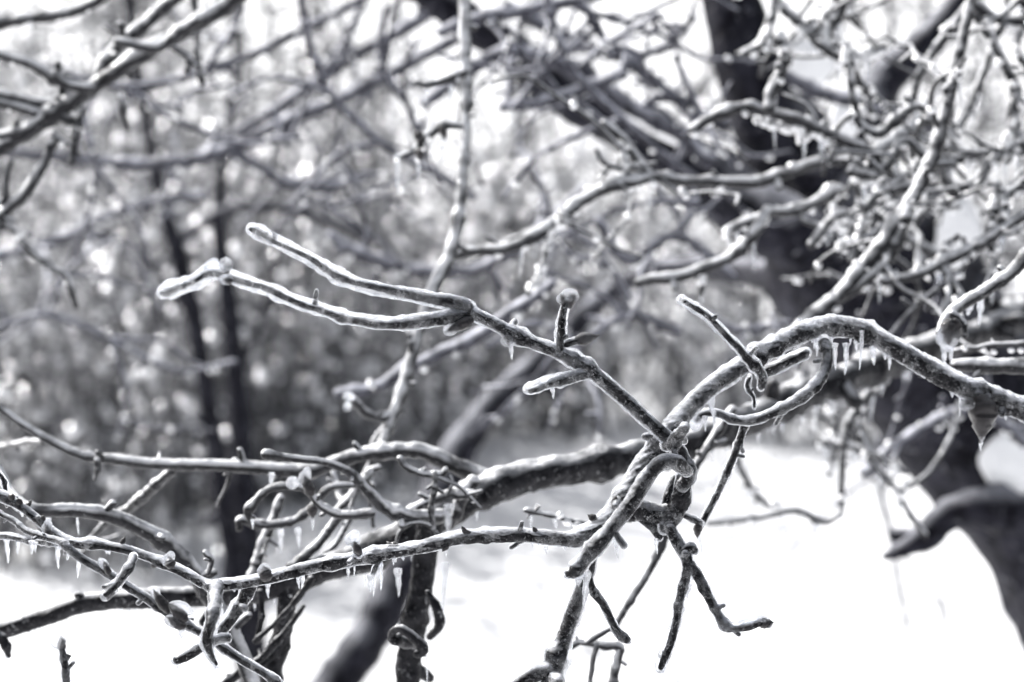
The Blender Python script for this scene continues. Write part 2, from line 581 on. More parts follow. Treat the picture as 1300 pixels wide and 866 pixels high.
    def drop(self, p, size, parent=None):
        o = link('glint_drop', DROPS[random.randrange(8)], parent or self.root, np.asarray(p) - self.loc)
        s = size
        o.scale = (s, s, s * random.uniform(0.9, 1.4))
        o.rotation_euler = (random.uniform(0, 6.28), random.uniform(0, 6.28), random.uniform(0, 6.28))
        return o

    def beads(self, n, size=(2.0, 3.4), under=True, lo=0.0, hi=1.0, parent=None):
        """white drops along the limb made last, standing in for sun glints."""
        C, RR = self.last
        for q in range(n):
            i = int(random.uniform(lo, hi) * (len(C) - 1))
            d = (C[i] - CAM)[1]
            u = unit(d)
            s = random.uniform(*size) * u
            z = -RR[i] if (under and random.random() < 0.7) else RR[i] * 0.8
            self.drop(C[i] + np.array([random.uniform(-.4, .4) * RR[i], random.uniform(-.6, .2) * RR[i], z]), s, parent)

    def fringe(self, n, length=(14, 34), r=(2.0, 3.4), lo=0.0, hi=1.0, parent=None):
        C, RR = self.last
        for q in range(n):
            i = int(random.uniform(lo, hi) * (len(C) - 1))
            u = unit((C[i] - CAM)[1])
            o = link('icicle', ICICLES[random.randrange(5)], parent or self.root, C[i] + np.array([random.uniform(-.3, .3) * RR[i], random.uniform(-.3, .3) * RR[i], -RR[i] * 0.8]) - self.loc)
            w = random.uniform(*r)
            o.scale = (w * u, w * u, random.uniform(*length) * u)
            o.rotation_euler = (random.uniform(-.06, .06), random.uniform(-.06, .06), random.uniform(0, 6.28))


# ================================================================== the setting
def ground_z(x, y):
    p = np.stack([x, y, np.zeros_like(x)], axis=1)
    far = np.clip((y - 30) / 200, 0, 1)
    return 0.08 * snoise(p, 0.16, 40) + 0.05 * snoise(p, 0.45, 41) + 0.03 * snoise(p, 1.0, 42) + 0.008 * snoise(p, 3.1, 43) + 0.075 * np.clip(y - 24, 0, None) ** 1.0 * np.clip((y - 24) / 30, 0, 1) + 0 * far  # far slope added so bright snow replaces the sky as white backdrop

def build_ground():
    ys = np.concatenate([np.linspace(-6, 2, 12), np.linspace(2.2, 16, 150), np.linspace(16.5, 60, 60), np.geomspace(62, 900, 30)])
    n = 160
    g = np.linspace(-1, 1, n)
    X, Y = [], []
    for y in ys:
        w = 7 + abs(y) * 0.8
        X.append(np.sign(g) * np.abs(g) ** 1.4 * w); Y.append(np.full(n, y))
    X = np.concatenate(X); Y = np.concatenate(Y)
    V = np.stack([X, Y, ground_z(X, Y)], axis=1)
    i = np.arange(len(ys) - 1)[:, None] * n; j = np.arange(n - 1)[None, :]
    F = np.stack([i + j, i + j + 1, i + n + j + 1, i + n + j], -1).reshape(-1, 4)
    o = link("snow_ground", mesh_from("snow_ground", V, F, M['snow']))
    tag(o, kind="structure")
build_ground()

def batch_tubes(C, R, sides=3):
    """N thin tubes at once. C (N,K,3), R (N,K)."""
    n, k, _ = C.shape
    T = np.gradient(C, axis=1)
    T /= np.linalg.norm(T, axis=2, keepdims=True) + 1e-9
    ref = np.where(np.abs(T[:, :1, 2:3]) > 0.8, np.array([1.0, 0, 0]), np.array([0, 0, 1.0]))
    ref = np.broadcast_to(ref, T.shape)
    A = np.cross(T, ref); A /= np.linalg.norm(A, axis=2, keepdims=True) + 1e-9
    B = np.cross(T, A)
    th = np.linspace(0, 2 * math.pi, sides, endpoint=False)
    V = C[:, :, None, :] + R[:, :, None, None] * (A[:, :, None, :] * np.cos(th)[None, None, :, None] + B[:, :, None, :] * np.sin(th)[None, None, :, None])
    V = V.reshape(-1, 3)
    b = (np.arange(n) * k * sides)[:, None, None] + (np.arange(k - 1) * sides)[None, :, None]
    j = np.arange(sides)[None, None, :]; j2 = (j + 1) % sides
    F = np.stack([b + j, b + j2, b + sides + j2, b + sides + j], -1).reshape(-1, 4)
    return V, F

def to_px(P):
    q = P - CAM
    dep = q[..., 1] * CP + q[..., 2] * SP
    up = -q[..., 1] * SP + q[..., 2] * CP
    dep = np.maximum(dep, 0.1)
    return 650 + q[..., 0] / (K * dep), 433 - up / (K * dep), dep

def curves(start, direc, length, droop, k, rg, kink=0.05):
    t = np.linspace(0, 1, k)[None, :, None]
    direc = direc / (np.linalg.norm(direc, axis=1, keepdims=True) + 1e-9)
    C = start[:, None, :] + direc[:, None, :] * length[:, None, None] * t
    C[:, :, 2] -= (droop * length)[:, None] * t[:, :, 0] ** 2
    w = rg.normal(size=(len(start), k, 3)) * kink * length[:, None, None]
    w[:, 0] = 0
    C += np.cumsum(w, axis=1) * 0.5
    return C

def brush(rg, roots, stems, twigs, twiglets, height, r0, spread, droop):
    """a stand of bare brush: stems from the ground, twigs from the stems, twiglets from the twigs."""
    nS = len(roots) * stems
    base = np.repeat(roots, stems, axis=0) + np.c_[rg.normal(0, 0.15, (nS, 2)), np.zeros(nS)]
    dr = np.c_[rg.normal(0, spread, (nS, 2)), np.ones(nS)]
    H = rg.uniform(*height, nS)
    S = curves(base, dr, H, rg.uniform(0.05, 0.35, nS), 12, rg, 0.018)
    RS = rg.uniform(*r0, nS)[:, None] * np.linspace(1, 0.3, 12)[None, :]
    nT = nS * twigs
    si = np.repeat(np.arange(nS), twigs); ti = rg.integers(2, 12, nT)
    st = S[si, ti]
    dT = np.c_[rg.normal(0, 1, (nT, 2)), rg.normal(0.25, 0.55, nT)]
    T = curves(st, dT, rg.uniform(0.18, 0.32, nT) * H[si], rg.uniform(droop[0], droop[1], nT), 7, rg, 0.05)
    RT = (RS[si, ti] * rg.uniform(0.4, 0.7, nT))[:, None] * np.linspace(1, 0.4, 7)[None, :]
    nU = nT * twiglets
    ui = np.repeat(np.arange(nT), twiglets); tj = rg.integers(1, 7, nU)
    sU = T[ui, tj]
    dU = np.c_[rg.normal(0, 1, (nU, 2)), rg.normal(0.0, 0.7, nU)]
    U = curves(sU, dU, rg.uniform(0.05, 0.14, nU) * H[si][ui], rg.uniform(droop[0], droop[1], nU), 5, rg, 0.07)
    RU = (RT[ui, tj] * rg.uniform(0.55, 0.9, nU))[:, None] * np.linspace(1, 0.5, 5)[None, :]
    return (S, RS), (T, RT), (U, RU)

def in_view(C, margin=120):
    x, y, d = to_px(C)
    ok = (x > -margin) & (x < 1300 + margin) & (y > -margin) & (y < 866 + margin)
    return ok.any(axis=1)

def stand(name, label, cat, roots, bead_n, bead_r, seed, **kw):
    rg = np.random.default_rng(seed)
    levels = brush(rg, roots, **kw)
    Vs, Fs, off = [], [], 0
    pts = []
    for (C, R), sides in zip(levels, (5, 3, 3)):
        m = in_view(C)
        C, R = C[m], R[m]
        if not len(C):
            continue
        V, F = batch_tubes(C, R, sides)
        Vs.append(V); Fs.append(F + off); off += len(V)
        pts.append(C.reshape(-1, 3))
    o = link(name, mesh_from(name, np.vstack(Vs), np.vstack(Fs), M['brush']))
    tag(o, label, cat, kind="stuff")
    P = np.vstack(pts[1:])
    x, y, d = to_px(P)
    P = P[(x > -40) & (x < 1340) & (y > -40) & (y < 900)]
    if bead_n and len(P):  # white beads added in place of sun glints blurred to discs
        P = P[rg.integers(0, len(P), bead_n)] + rg.normal(0, 0.004, (bead_n, 3))
        s = rg.uniform(*bead_r, bead_n)
        q = rg.normal(size=(bead_n, 4)); q /= np.linalg.norm(q, axis=1, keepdims=True)
        w, a, b, c = q.T
        Rm = np.stack([1 - 2 * (b * b + c * c), 2 * (a * b - c * w), 2 * (a * c + b * w), 2 * (a * b + c * w), 1 - 2 * (a * a + c * c), 2 * (b * c - a * w),
                       2 * (a * c - b * w), 2 * (b * c + a * w), 1 - 2 * (a * a + b * b)], -1).reshape(-1, 3, 3)
        bv = ICO1[0] * (1 + 0.1 * rg.normal(size=(len(ICO1[0]), 1)))
        V = (np.einsum('nij,vj->nvi', Rm, bv) * s[:, None, None] + P[:, None, :]).reshape(-1, 3)
        F = (ICO1[1][None] + (np.arange(bead_n) * len(ICO1[0]))[:, None, None]).reshape(-1, 3)
        b_ = link("glint_beads", mesh_from("glint_beads", V, F, M['bead'], smooth=False), o)
        tag(b_, kind="stuff")
    return o

def rooted(xs, ds, rg):
    """ground points at frame column x and distance d."""
    P = np.array([[(x - 650) * K * d, d, 0.0] for x, d in zip(xs, ds)])
    P[:, 2] = ground_z(P[:, 0], P[:, 1]) - 0.03
    return P

rg = np.random.default_rng(3)
nl = 52
xs = rg.uniform(-120, 600, nl)
roots = rooted(xs, 6.8 + np.clip(xs - 150, 0, None) / 450 * 3.2 + rg.uniform(0, 1, nl) * (4.2 - np.clip(xs - 150, 0, None) / 450 * 1.5), rg)
stand("thicket", "thicket of frosted brush with ice glints behind the snow", "thicket", roots, 8200, (0.008, 0.022), 21,
      stems=8, twigs=12, twiglets=2, height=(0.7, 2.1), r0=(0.006, 0.018), spread=0.22, droop=(0.1, 0.8))
roots = rooted(np.concatenate([rg.uniform(520, 980, 24), rg.uniform(950, 1400, 8)]), rg.uniform(10.2, 15, 32), rg)
stand("thicket", "thinner frosted brush at the snow's far edge behind the leaning tree", "thicket", roots, 3600, (0.011, 0.030), 22,
      stems=6, twigs=10, twiglets=2, height=(0.7, 2.2), r0=(0.007, 0.022), spread=0.24, droop=(0.1, 0.7))
nw = 22
xs = np.concatenate([rg.uniform(-150, 560, 13), rg.uniform(500, 1450, 9)])
roots = rooted(xs, rg.uniform(16, 26, nw), rg)
stand("far_wood", "hazy grey wood of bare trunks beyond the thicket", "wood", roots, 700, (0.02, 0.045), 23,
      stems=3, twigs=14, twiglets=2, height=(1.5, 4.5), r0=(0.03, 0.08), spread=0.14, droop=(0.0, 0.4))

# ---- slender dark trunks in the thicket
def slender(label, path, d, r, twigs=()):
    P, R = parse(path, d, r)
    t = Thing('young_tree', label, 'tree', P[0], 'slender trunks in the thicket')
    t.limb(path, 'trunk', d, r, style='trunk', sides=12, lump=0.05, knots=0.4, step=0.03)
    for w in twigs:
        t.limb(w, 'branch', d, r * 0.5, style='trunk', sides=8, lump=0.05, step=0.03)
    return t
slender('dark slender trunk leaning left in the thicket above the forked twig tips',
        '330,980,15,5.6 305,760,14 285,620,13 262,500,12 245,400,12 222,310,11 200,230,9 180,120,7 150,-40,5', 5.6, 10, ('245,400,6 190,330,4 120,290,3', '222,310,7 300,262,7 400,275,6 470,300,5 520,345,4'))
slender('black upright trunk just right of the twig knuckle',
        '330,990,22,5.9 318,760,19 308,600,16 300,480,13 291,380,12 280,290,10 285,200,6 300,60,4 300,-40,2', 5.9, 10, ('300,480,5 340,380,4 360,260,3',))

# ---- the leaning tree behind the branches
tb = at(1560, 1650, 2.8)
tree = Thing('leaning_tree', 'large dark leaning tree trunk with snow patches behind the iced branches', 'tree', tb)
tree.limb('1560,1650,190,2.8 1480,950,150,2.8 1418,790,128 1345,650,124 1262,530,118 1170,405,110 1095,295,96 1030,190,62 985,90,42 955,-20,34 940,-120,30',
          'trunk', 2.75, 50, style='trunk', sides=44, lump=0.06, knots=0.3, step=0.012, fine=0.03)
tree.limb('1010,300,44,2.72 900,225,40,2.78 800,160,34 720,110,30 640,66,26 560,20,22 480,-40,18', 'branch', 2.75, 30, style='trunk', sides=24, lump=0.07, step=0.012)
tree.limb('1330,655,30,2.72 1260,645,27,2.66 1210,655,22 1165,690,15 1124,711,6', 'branch', 2.6, 20, style='trunk', sides=18, lump=0.06, step=0.01)
tree.limb('1040,230,26,2.75 1110,110,25,2.8 1170,62,23 1215,15,20 1260,-50,18', 'branch', 2.8, 20, style='trunk', sides=18, lump=0.06, step=0.01)
tree.limb('1080,390,34,2.78 1000,352,22,3.1 910,340,15,3.5 840,342,12,3.8 785,362,12,4.0 740,400,13 690,455,15 630,515,18 590,580,21 540,680,23 480,790,25 410,900,30 330,1120,38,3.6',
          'branch', 3.6, 24, style='trunk', sides=22, lump=0.07, step=0.012)
def snow_patch(x, y, rx, ry, rz, d, rot=0.0, seed=0):
    V = ICO3[0].copy()
    V *= (1 + 0.16 * snoise(V, 0.35, 30 + seed) + 0.06 * snoise(V, 0.9, 34 + seed))[:, None]
    u = unit(d)
    V = V * np.array([rx * u, rz * u, ry * u])
    o = link('snow_patch', mesh_from('snow_patch', V, ICO3[1], M['snow']), tree.root, at(x, y, d) - tree.loc)
    o.rotation_euler = (0, rot, 0)
snow_patch(1284, 588, 42, 40, 7, 2.668, 0.6, 0)
snow_patch(1215, 295, 30, 42, 8, 2.708, 0.2, 1)
snow_patch(1030, 75, 34, 50, 14, 2.74, 0.5, 2)
snow_patch(830, 158, 70, 11, 12, 2.74, 0.5, 0)
snow_patch(1075, 150, 20, 34, 7, 2.69, 0.2, 2)

# ================================================================== the iced limb behind the main branch
B = Thing('iced_limb', 'thick dark limb with a fringe of small icicles crossing behind the main branch', 'branch', at(1330, 385, 2.3))
B.thin = 0.78
B.limb('1330,385,26,2.3 1200,437,26,2.05 1100,468,27,1.9 1000,510,27,1.8 920,540,27,1.72 830,575,28,1.66 740,597,29,1.62 660,610,29,1.6 600,632,31,1.58 540,668,30,1.56 480,695,28 420,715,26 350,738,22 280,752,19 200,757,17,1.55 110,765,17 50,785,16 -20,806,15,1.55',
       'stem', style='limb', sides=34, lump=0.10, step=0.0035, fine=0.06, thin=0.70)
B.fringe(26, (10, 26), (1.6, 2.6), 0.25, 0.6); B.fringe(26, (8, 26), (1.4, 2.4), 0.72, 0.98)
s_ = B.limb('548,660,20,1.54 542,700,20 535,740,19 525,790,19 517,840,20 512,900,20', 'branch', 1.5, 19, style='limb', sides=24, lump=0.09, step=0.003)
B.limb('527,818,9,1.47 505,815,9,1.45 497,806,6 510,800,7,1.44 530,815,9 538,828,9 530,832,7', 'knob', 1.45, 8, style='limb', step=0.002)
B.limb('543,752,4,1.5 556,775,8 558,795,8 545,810,6', 'spur', 1.5, 6, style='limb')
B.icicle(566, 715, 66, 5, 1.5); B.icicle(505, 722, 36, 5, 1.45); B.icicle(570, 640, 45, 6, 1.52); B.icicle(541, 832, 36, 1.6, 1.48)
B.limb('372,722,13,1.55 368,760,15 362,800,15 352,840,15 345,900,15', 'branch', 1.55, 14, style='limb', sides=20, lump=0.12, step=0.004)
B.beads(5, (2.6, 3.8), False, 0.2, 0.6)
B.limb('385,770,4,1.52 365,800,5 340,830,6 310,850,7 270,880,7', 'twig', 1.52, 6, style='limb')
B.limb('395,735,6,1.5 372,768,5 350,790,4 325,815,5', 'twig', 1.5, 5, style='limb')
B.limb('330,752,6,1.52 333,780,5 328,812,5', 'twig', 1.52, 5, style='limb')
B.limb('-10,800,8,1.52 5,815,8 10,832,5', 'spur', 1.52, 7, style='limb'); B.icicle(9, 830, 30, 3, 1.52)
# the long twig above it, growing from the same limb
L2 = B.limb('632,612,15,1.6 580,592,14 535,574,13 480,573,12 430,585,12 385,597,12 330,594,11 250,590,10 150,583,9 95,574,8 45,548,7 0,518,6,1.62 -30,498,6', 'branch', 1.6, 11, style='frost', sides=18, step=0.003, lump=0.08)
B.limb('218,598,8,1.62 190,625,9 165,645,8 138,662,7 110,690,5,1.7', 'twig', 1.65, 8, style='frost')
B.limb('123,584,5,1.6 124,596,4 120,608,3', 'spur', 1.6, 4, style='frost')
B.limb('55,560,4,1.75 30,562,5,1.8 -20,574,6,1.9', 'twig', 1.8, 5, style='frost')
B.limb('150,680,3,1.8 120,692,3 100,705,3', 'twig', 1.8, 3, style='frost')
B.limb('560,655,12,1.53 520,655,12,1.5 490,645,11 468,626,9 448,604,8 430,592,7 400,584,6 365,580,6 338,576,7,1.46', 'branch', 1.5, 8, style='frost', sides=18, step=0.002)
a_ = B.limb('470,652,9,1.5 430,652,8 405,640,7 392,625,6 370,618,7 345,621,7 325,637,7 315,652,7 320,666,3', 'twig', 1.47, 7, style='frost', sides=16, step=0.002)
B.icicle(320, 660, 12, 2.2, 1.46); B.cap(371, 613, 8, 9, 1.46, 0.4); B.bud(396, 630, 386, 602, 7, 1.46); B.cap(387, 606, 8, 12, 1.46, 0.2)
B.bud(396, 640, 397, 660, 6, 1.46); B.icicle(396, 652, 22, 3, 1.46)
B.limb('470,600,6,1.6 455,615,5 420,620,6,1.58 390,650,7 365,664,7 330,667,7 305,660,7 303,672,5', 'twig', 1.57, 7, style='frost')
B.icicle(356, 672, 32, 4, 1.57); B.icicle(378, 670, 26, 4, 1.57); B.icicle(345, 600, 18, 4, 1.55)
B.limb('356,632,7,1.62 343,665,8 330,698,9 318,742,9 312,770,8', 'twig', 1.62, 8, style='frost')
B.limb('432,655,8,1.55 405,688,8 372,718,9 345,745,8', 'twig', 1.55, 8, style='frost')
B.limb('444,660,5,1.6 425,690,5 392,722,6 370,742,6', 'twig', 1.6, 6, style='frost')
B.limb('476,575,5,1.66 462,605,6 440,635,7 425,650,6', 'twig', 1.66, 6, style='frost')
B.limb('480,594,6,1.64 468,600,5 476,618,4', 'spur', 1.64, 5, style='frost')
B.limb('508,582,5,1.52 515,593,6 535,602,6 560,602,6 566,596,4', 'twig', 1.52, 6, style='frost'); B.beads(1, (3, 3.6), False, .4, .6)
B.limb('552,600,4,1.5 552,625,5 548,650,5 551,690,4', 'twig', 1.48, 5, style='frost'); B.beads(2, (2, 2.6))
B.limb('600,628,8,1.52 570,628,9 540,638,8 520,648,7', 'twig', 1.53, 8, style='frost')
B.limb('540,668,16,1.62 500,690,18 470,690,18 445,705,16', 'branch', 1.62, 17, style='limb', sides=20)
B.limb('600,612,12,1.54 585,630,12 578,655,9', 'knob', 1.54, 11, style='frost')

# ================================================================== the main iced branch (in focus)
A = Thing('iced_branch', 'arching ice-glazed branch in sharp focus with forked twig, spurs and dripping tips', 'branch', at(1330, 530, 1.44))
A.thin = 0.80
A.limb('1330,530,21,1.44 1265,503,20,1.43 1210,480,20 1150,447,19 1100,421,19,1.41 1060,413,20,1.40 1018,421,19 970,446,18,1.36 922,476,18 882,506,19,1.33 847,545,20,1.315 818,590,21 792,630,20 766,664,18,1.30 735,683,16 700,683,14,1.295 640,680,14 580,685,13.5 520,697,13 470,705,12.5 400,720,12 340,735,11.5 275,743,11,1.29 258,740,11 225,721,9.5 180,703,9 130,691,9 88,688,10 62,671,9 30,648,8.5 -20,614,8,1.33',
       'stem', ice=(0.76, 0.76, 0.78, 0.78, 0.76, 0.74, 0.74), sides=32, lump=0.10, step=0.0011, sag=-0.35, fine=0.08, core_sides=36, thin=0.72)
A.fringe(46, (3, 12), (1.8, 3.6)); A.fringe(7, (14, 34), (2.0, 3.4), 0.0, 0.3); A.fringe(4, (14, 26), (2, 3.2), 0.6, 1.0)
A.icicle(1015, 405, 10, 3, 1.40, tilt=0.6); A.icicle(1094, 420, 50, 3.2, 1.39); A.icicle(1074, 436, 40, 4, 1.39); A.icicle(1060, 436, 34, 4, 1.40); A.icicle(1108, 440, 24, 5, 1.41)
A.icicle(693, 694, 10, 3, 1.295); A.icicle(340, 742, 18, 3.2, 1.29); A.icicle(378, 730, 18, 3, 1.29); A.icicle(384, 728, 20, 3.4, 1.30); A.icicle(450, 715, 18, 1.6, 1.29)
A.icicle(500, 706, 12, 3, 1.29); A.icicle(482, 715, 36, 4, 1.29); A.icicle(470, 730, 22, 4, 1.28); A.icicle(476, 728, 30, 3, 1.29); A.icicle(905, 505, 26, 3, 1.30)
w = A.limb('483,708,6,1.29 476,722,6 470,735,4', 'spur', ice=0.6)
# focal twig and its fork
T1 = A.limb('868,594,13,1.30 860,570,13 838,547,12.5,1.295 800,515,12.5 768,488,13 735,463,13.5,1.29 700,443,12.5 660,424,11.5 620,406,12 588,394,13,1.275', 'twig',
            ice=(0.76, 0.74, 0.74, 0.72), sides=30, step=0.0011, sag=-0.1, lump=0.09, fine=0.09, core_sides=32, thin=0.77, nubs=0.5)
T1a = A.limb('594,392,11,1.275 570,384,11 540,379,10,1.265 500,371,9.5 440,355,9.5,1.24 390,327,9.5 350,302,9.5,1.21 321,288,10,1.19', 'twig',
             ice=(0.8, 0.66, 0.52, 0.42, 0.36, 0.3, 0.28), sides=26, step=0.0013, lump=0.09, sag=0.2, thin=0.95, nubs=0.25)
T1b = A.limb('592,398,11,1.275 560,401,11 525,406,10,1.26 485,408,9.5 440,402,9.5,1.235 390,387,9.5 340,366,9.5,1.20 292,349,10,1.175 272,345,11 245,359,11.5,1.16 206,372,10,1.14', 'twig',
             ice=(0.8, 0.72, 0.58, 0.48, 0.44, 0.4, 0.4, 0.34, 0.3), sides=26, step=0.0013, lump=0.09, sag=-0.1, thin=0.95, nubs=0.25)
A.cap(268, 338, 8, 12, 1.165, 0.6, T1b); A.cap(287, 336, 9, 10, 1.165, 0, T1b); A.cap(287, 355, 9, 7, 1.165, 0.3, T1b)
A.bud(285, 350, 289, 330, 5, 1.17, None, T1b); A.bud(296, 356, 282, 356, 4, 1.165, None, T1b)
# knuckle at the fork
A.cap(585, 388, 13, 11, 1.268, 0.3, T1); A.bud(600, 404, 566, 422, 7, 1.27, 1.265, T1); A.cap(573, 418, 11, 8, 1.266, -0.45, T1)
# spur pointing up
S1 = A.limb('709,446,9,1.285 713,424,8.5 715,405,8.5 718,388,7.5 721,380,7', 'spur', ice=0.6, sides=22, step=0.001, lump=0.1)
A.cap(721, 377, 14.5, 9.5, 1.285, -0.12, S1); A.bud(716, 388, 733, 375, 7.5, 1.287, None, S1); A.bud(718, 388, 711, 373, 4, 1.285, None, S1)
S2 = A.limb('711,440,6,1.287 724,434,6.5 740,430,6', 'spur', ice=0.86, sides=18, step=0.001); A.bud(728, 433, 761, 426, 7, 1.287, 1.29, S2); A.cap(742, 430, 13, 6.5, 1.287, -0.2, S2)
# spur pointing left below the twig
S3 = A.limb('742,474,11,1.287 722,479,10.5,1.28 700,484,10.5 682,490,11,1.27 672,493,11', 'spur', ice=(0.8, 0.75, 0.6, 0.4), sides=24, step=0.001, lump=0.1, sag=-0.5)
A.icicle(700, 489, 18, 3.6, 1.277, S3, -0.2)
A.bud(645, 420, 645, 438, 7, 1.28, None, T1); A.cap(644, 432, 8, 8, 1.277, 0, T1); A.icicle(648, 438, 19, 3.4, 1.277, T1, -0.15)
# stub and the knot of wood below it
A.limb('846,566,11,1.295 856,556,10.5,1.285 869,543,9.5,1.275', 'stub', ice=0.85, sides=22, step=0.001)
A.limb('862,575,12,1.298 874,592,12 875,606,11,1.295 866,618,10', 'knot', ice=0.85, sides=22, step=0.001, lump=0.14)
S4 = A.limb('872,598,10,1.285 858,588,12,1.27 842,588,13,1.262 826,602,13 806,632,14 788,656,13 768,682,13 748,704,13 730,726,12,1.25 722,730,9', 'spur', ice=(0.9, 0.86, 0.84, 0.8, 0.76), style='bark', sides=26, step=0.0012, lump=0.07)
A.icicle(781, 683, 26, 4, 1.262, S4, -0.2); A.icicle(745, 728, 42, 5, 1.25, S4, -0.25); A.icicle(735, 732, 12, 6, 1.25, S4)
A.limb('868,606,14,1.305 868,630,15 856,655,15 845,672,12', 'twig', ice=0.86, sides=24, step=0.0012, lump=0.13, fine=0.09)
A.limb('790,652,12,1.31 815,650,16 840,654,16 856,652,12', 'knot', ice=0.88, sides=24, step=0.0012, lump=0.14, fine=0.09)
A.limb('858,604,7,1.315 852,622,7 846,642,7', 'spur', ice=0.8); A.limb('812,655,8,1.31 830,672,9 836,684,6', 'spur', ice=0.84); A.icicle(833, 684, 20, 3, 1.305)
H1 = A.limb('850,668,9,1.30 860,690,10 871,708,11 872,722,10,1.295 868,742,11 863,765,11 860,785,11 851,812,11.5 843,836,10.5 840,848,8,1.29', 'twig', ice=(0.86, 0.84, 0.6, 0.55, 0.55, 0.5, 0.45), sides=24, step=0.0012, sag=0.0)
A.icicle(841, 850, 16, 1.6, 1.29, H1, -0.35)
A.limb('866,702,7,1.295 876,696,8 883,701,6', 'knob', ice=0.88, sides=18, step=0.001)
H2 = A.limb('876,716,8,1.295 886,732,8.5 898,753,8.5 910,776,8.5 920,793,10 932,796,8,1.29 950,793,9 966,789,9 976,793,7', 'twig', ice=(0.86, 0.84, 0.78, 0.7, 0.66, 0.8), sides=22, step=0.0012, lump=0.13, sag=-0.6)
A.bud(962, 791, 983, 790, 6, 1.29, None, H2); A.cap(953, 787, 15, 9, 1.29, -0.25, H2); A.cap(920, 793, 9, 10, 1.288, 0, H2)
H3 = A.limb('752,684,10,1.31 748,715,13 738,750,14.5 727,780,15 714,815,15.5 704,845,19 695,900,24,1.31', 'branch', ice=(0.8, 0.75, 0.7, 0.72, 0.85), sides=26, step=0.0014, sag=0.0)
A.limb('700,850,13,1.305 680,858,12 655,870,11 620,890,10', 'twig', ice=0.84, sides=20, step=0.0014)
H4 = A.limb('746,728,6,1.30 752,748,6.5 766,768,7 776,790,7.5 784,803,8 797,812,6', 'twig', ice=(0.85, 0.8, 0.65, 0.85), sides=20, step=0.0012, lump=0.14)
A.bud(784, 803, 800, 815, 6, 1.30, None, H4)
# thin twig rising to the left across the arch
H5 = A.limb('966,492,7,1.33 966,474,9 954,458,9 935,438,8.5 912,416,8.5 890,398,8.5 866,382,8.5,1.31', 'twig', ice=(0.8, 0.72, 0.6, 0.52, 0.48, 0.42), sides=24, step=0.0012, lump=0.11, sag=0.0)
# the looping twig below the arch
H6 = A.limb('1046,432,10,1.38 1050,455,9 1044,478,9.5 1025,500,10,1.36 995,518,9.5 962,532,9 935,532,8,1.34 912,524,7.5 893,524,8 884,533,8', 'twig', ice=(0.82, 0.8, 0.76, 0.74, 0.7), sides=22, step=0.0014, sag=-0.5)
A.cap(884, 538, 8, 10, 1.335, 0, H6); A.icicle(895, 528, 20, 3.5, 1.335, H6); A.icicle(907, 520, 24, 2.5, 1.33, H6); A.icicle(902, 508, 20, 4, 1.33, H6)
A.limb('965,476,9,1.345 985,468,10 1005,458,10 1022,448,9', 'twig', ice=0.84, sides=20, lump=0.15, step=0.0014)
A.limb('952,478,5,1.335 948,492,6 956,505,4 957,520,3', 'spur', ice=0.5, sides=16)
H7 = A.limb('950,532,6,1.36 941,556,7 928,588,7.5 912,622,7.5 898,650,7 888,668,6', 'twig', ice=(0.8, 0.7, 0.6, 0.6, 0.7), sides=20, step=0.0014)
A.limb('890,664,6,1.35 878,659,5 866,654,5', 'spur', ice=0.86); A.bud(886, 664, 886, 684, 5, 1.35, None, H7); A.icicle(887, 676, 38, 2, 1.35, H7, -0.2)
# pod and knob under the right end
A.bud(1246, 500, 1244, 562, 16, 1.42, None); A.limb('1240,500,9,1.42 1247,512,9 1252,505,7', 'knob', ice=0.85, sides=18, step=0.001); A.icicle(1247, 554, 20, 3.5, 1.418, None, -0.25)
A.cap(1228, 514, 10, 8, 1.41); A.bud(1236, 508, 1220, 517, 6, 1.415)
# spurs at the left end
S5 = A.limb('275,744,12,1.285 274,765,12,1.27 270,790,12,1.26 264,812,12.5 268,832,9 275,846,4', 'spur', ice=(0.9, 0.75, 0.7, 0.5, 0.5), sides=24, step=0.0012)
A.icicle(272, 842, 14, 3, 1.26, S5, -0.4)
S6 = A.limb('318,742,11,1.295 306,765,11.5 290,790,12 268,812,11.5 244,828,10 222,837,9', 'spur', ice=(0.85, 0.7, 0.68, 0.7, 0.8), sides=24, step=0.0012, sag=-0.4)
A.icicle(228, 838, 22, 4, 1.295, S6, -0.3)
S7 = A.limb('170,706,7,1.285 160,722,8,1.275 148,740,8.5 134,754,9', 'spur', ice=(0.86, 0.8, 0.55, 0.5), sides=20, step=0.0012)
A.bud(140, 746, 137, 764, 5, 1.275, None, S7)
S8 = A.limb('456,705,6,1.285 452,696,6 449,688,6', 'spur', ice=0.8, sides=18); A.cap(448, 684, 10, 10.5, 1.283, 0.2, S8); A.bud(457, 704, 449, 686, 4.5, 1.28, None, S8)
A.bud(340, 738, 334, 718, 8, 1.28); A.cap(335, 724, 8, 9, 1.28); A.bud(218, 722, 214, 706, 6, 1.285); A.cap(214, 710, 8, 10, 1.285, 0.3)
A.bud(62, 690, 58, 664, 5, 1.31); A.cap(60, 669, 7, 9, 1.31)
A.limb('84,690,6,1.29 60,684,6 35,675,5.5 15,660,5 -20,640,5,1.32', 'twig', ice=0.75, sides=18); A.limb('70,690,6,1.3 40,686,6 10,682,6 -20,681,6,1.34', 'twig', ice=0.74, sides=18)
A.limb('-20,585,5,1.36 2,606,5 8,628,6 22,645,6', 'twig', ice=0.6, sides=18)
A.icicle(40, 686, 18, 4, 1.29); A.icicle(45, 688, 14, 3, 1.29); A.icicle(74, 688, 34, 4.5, 1.30); A.icicle(100, 704, 30, 4, 1.295); A.icicle(86, 694, 18, 4, 1.3); A.icicle(8, 682, 34, 4, 1.33); A.icicle(22, 684, 20, 3, 1.32)
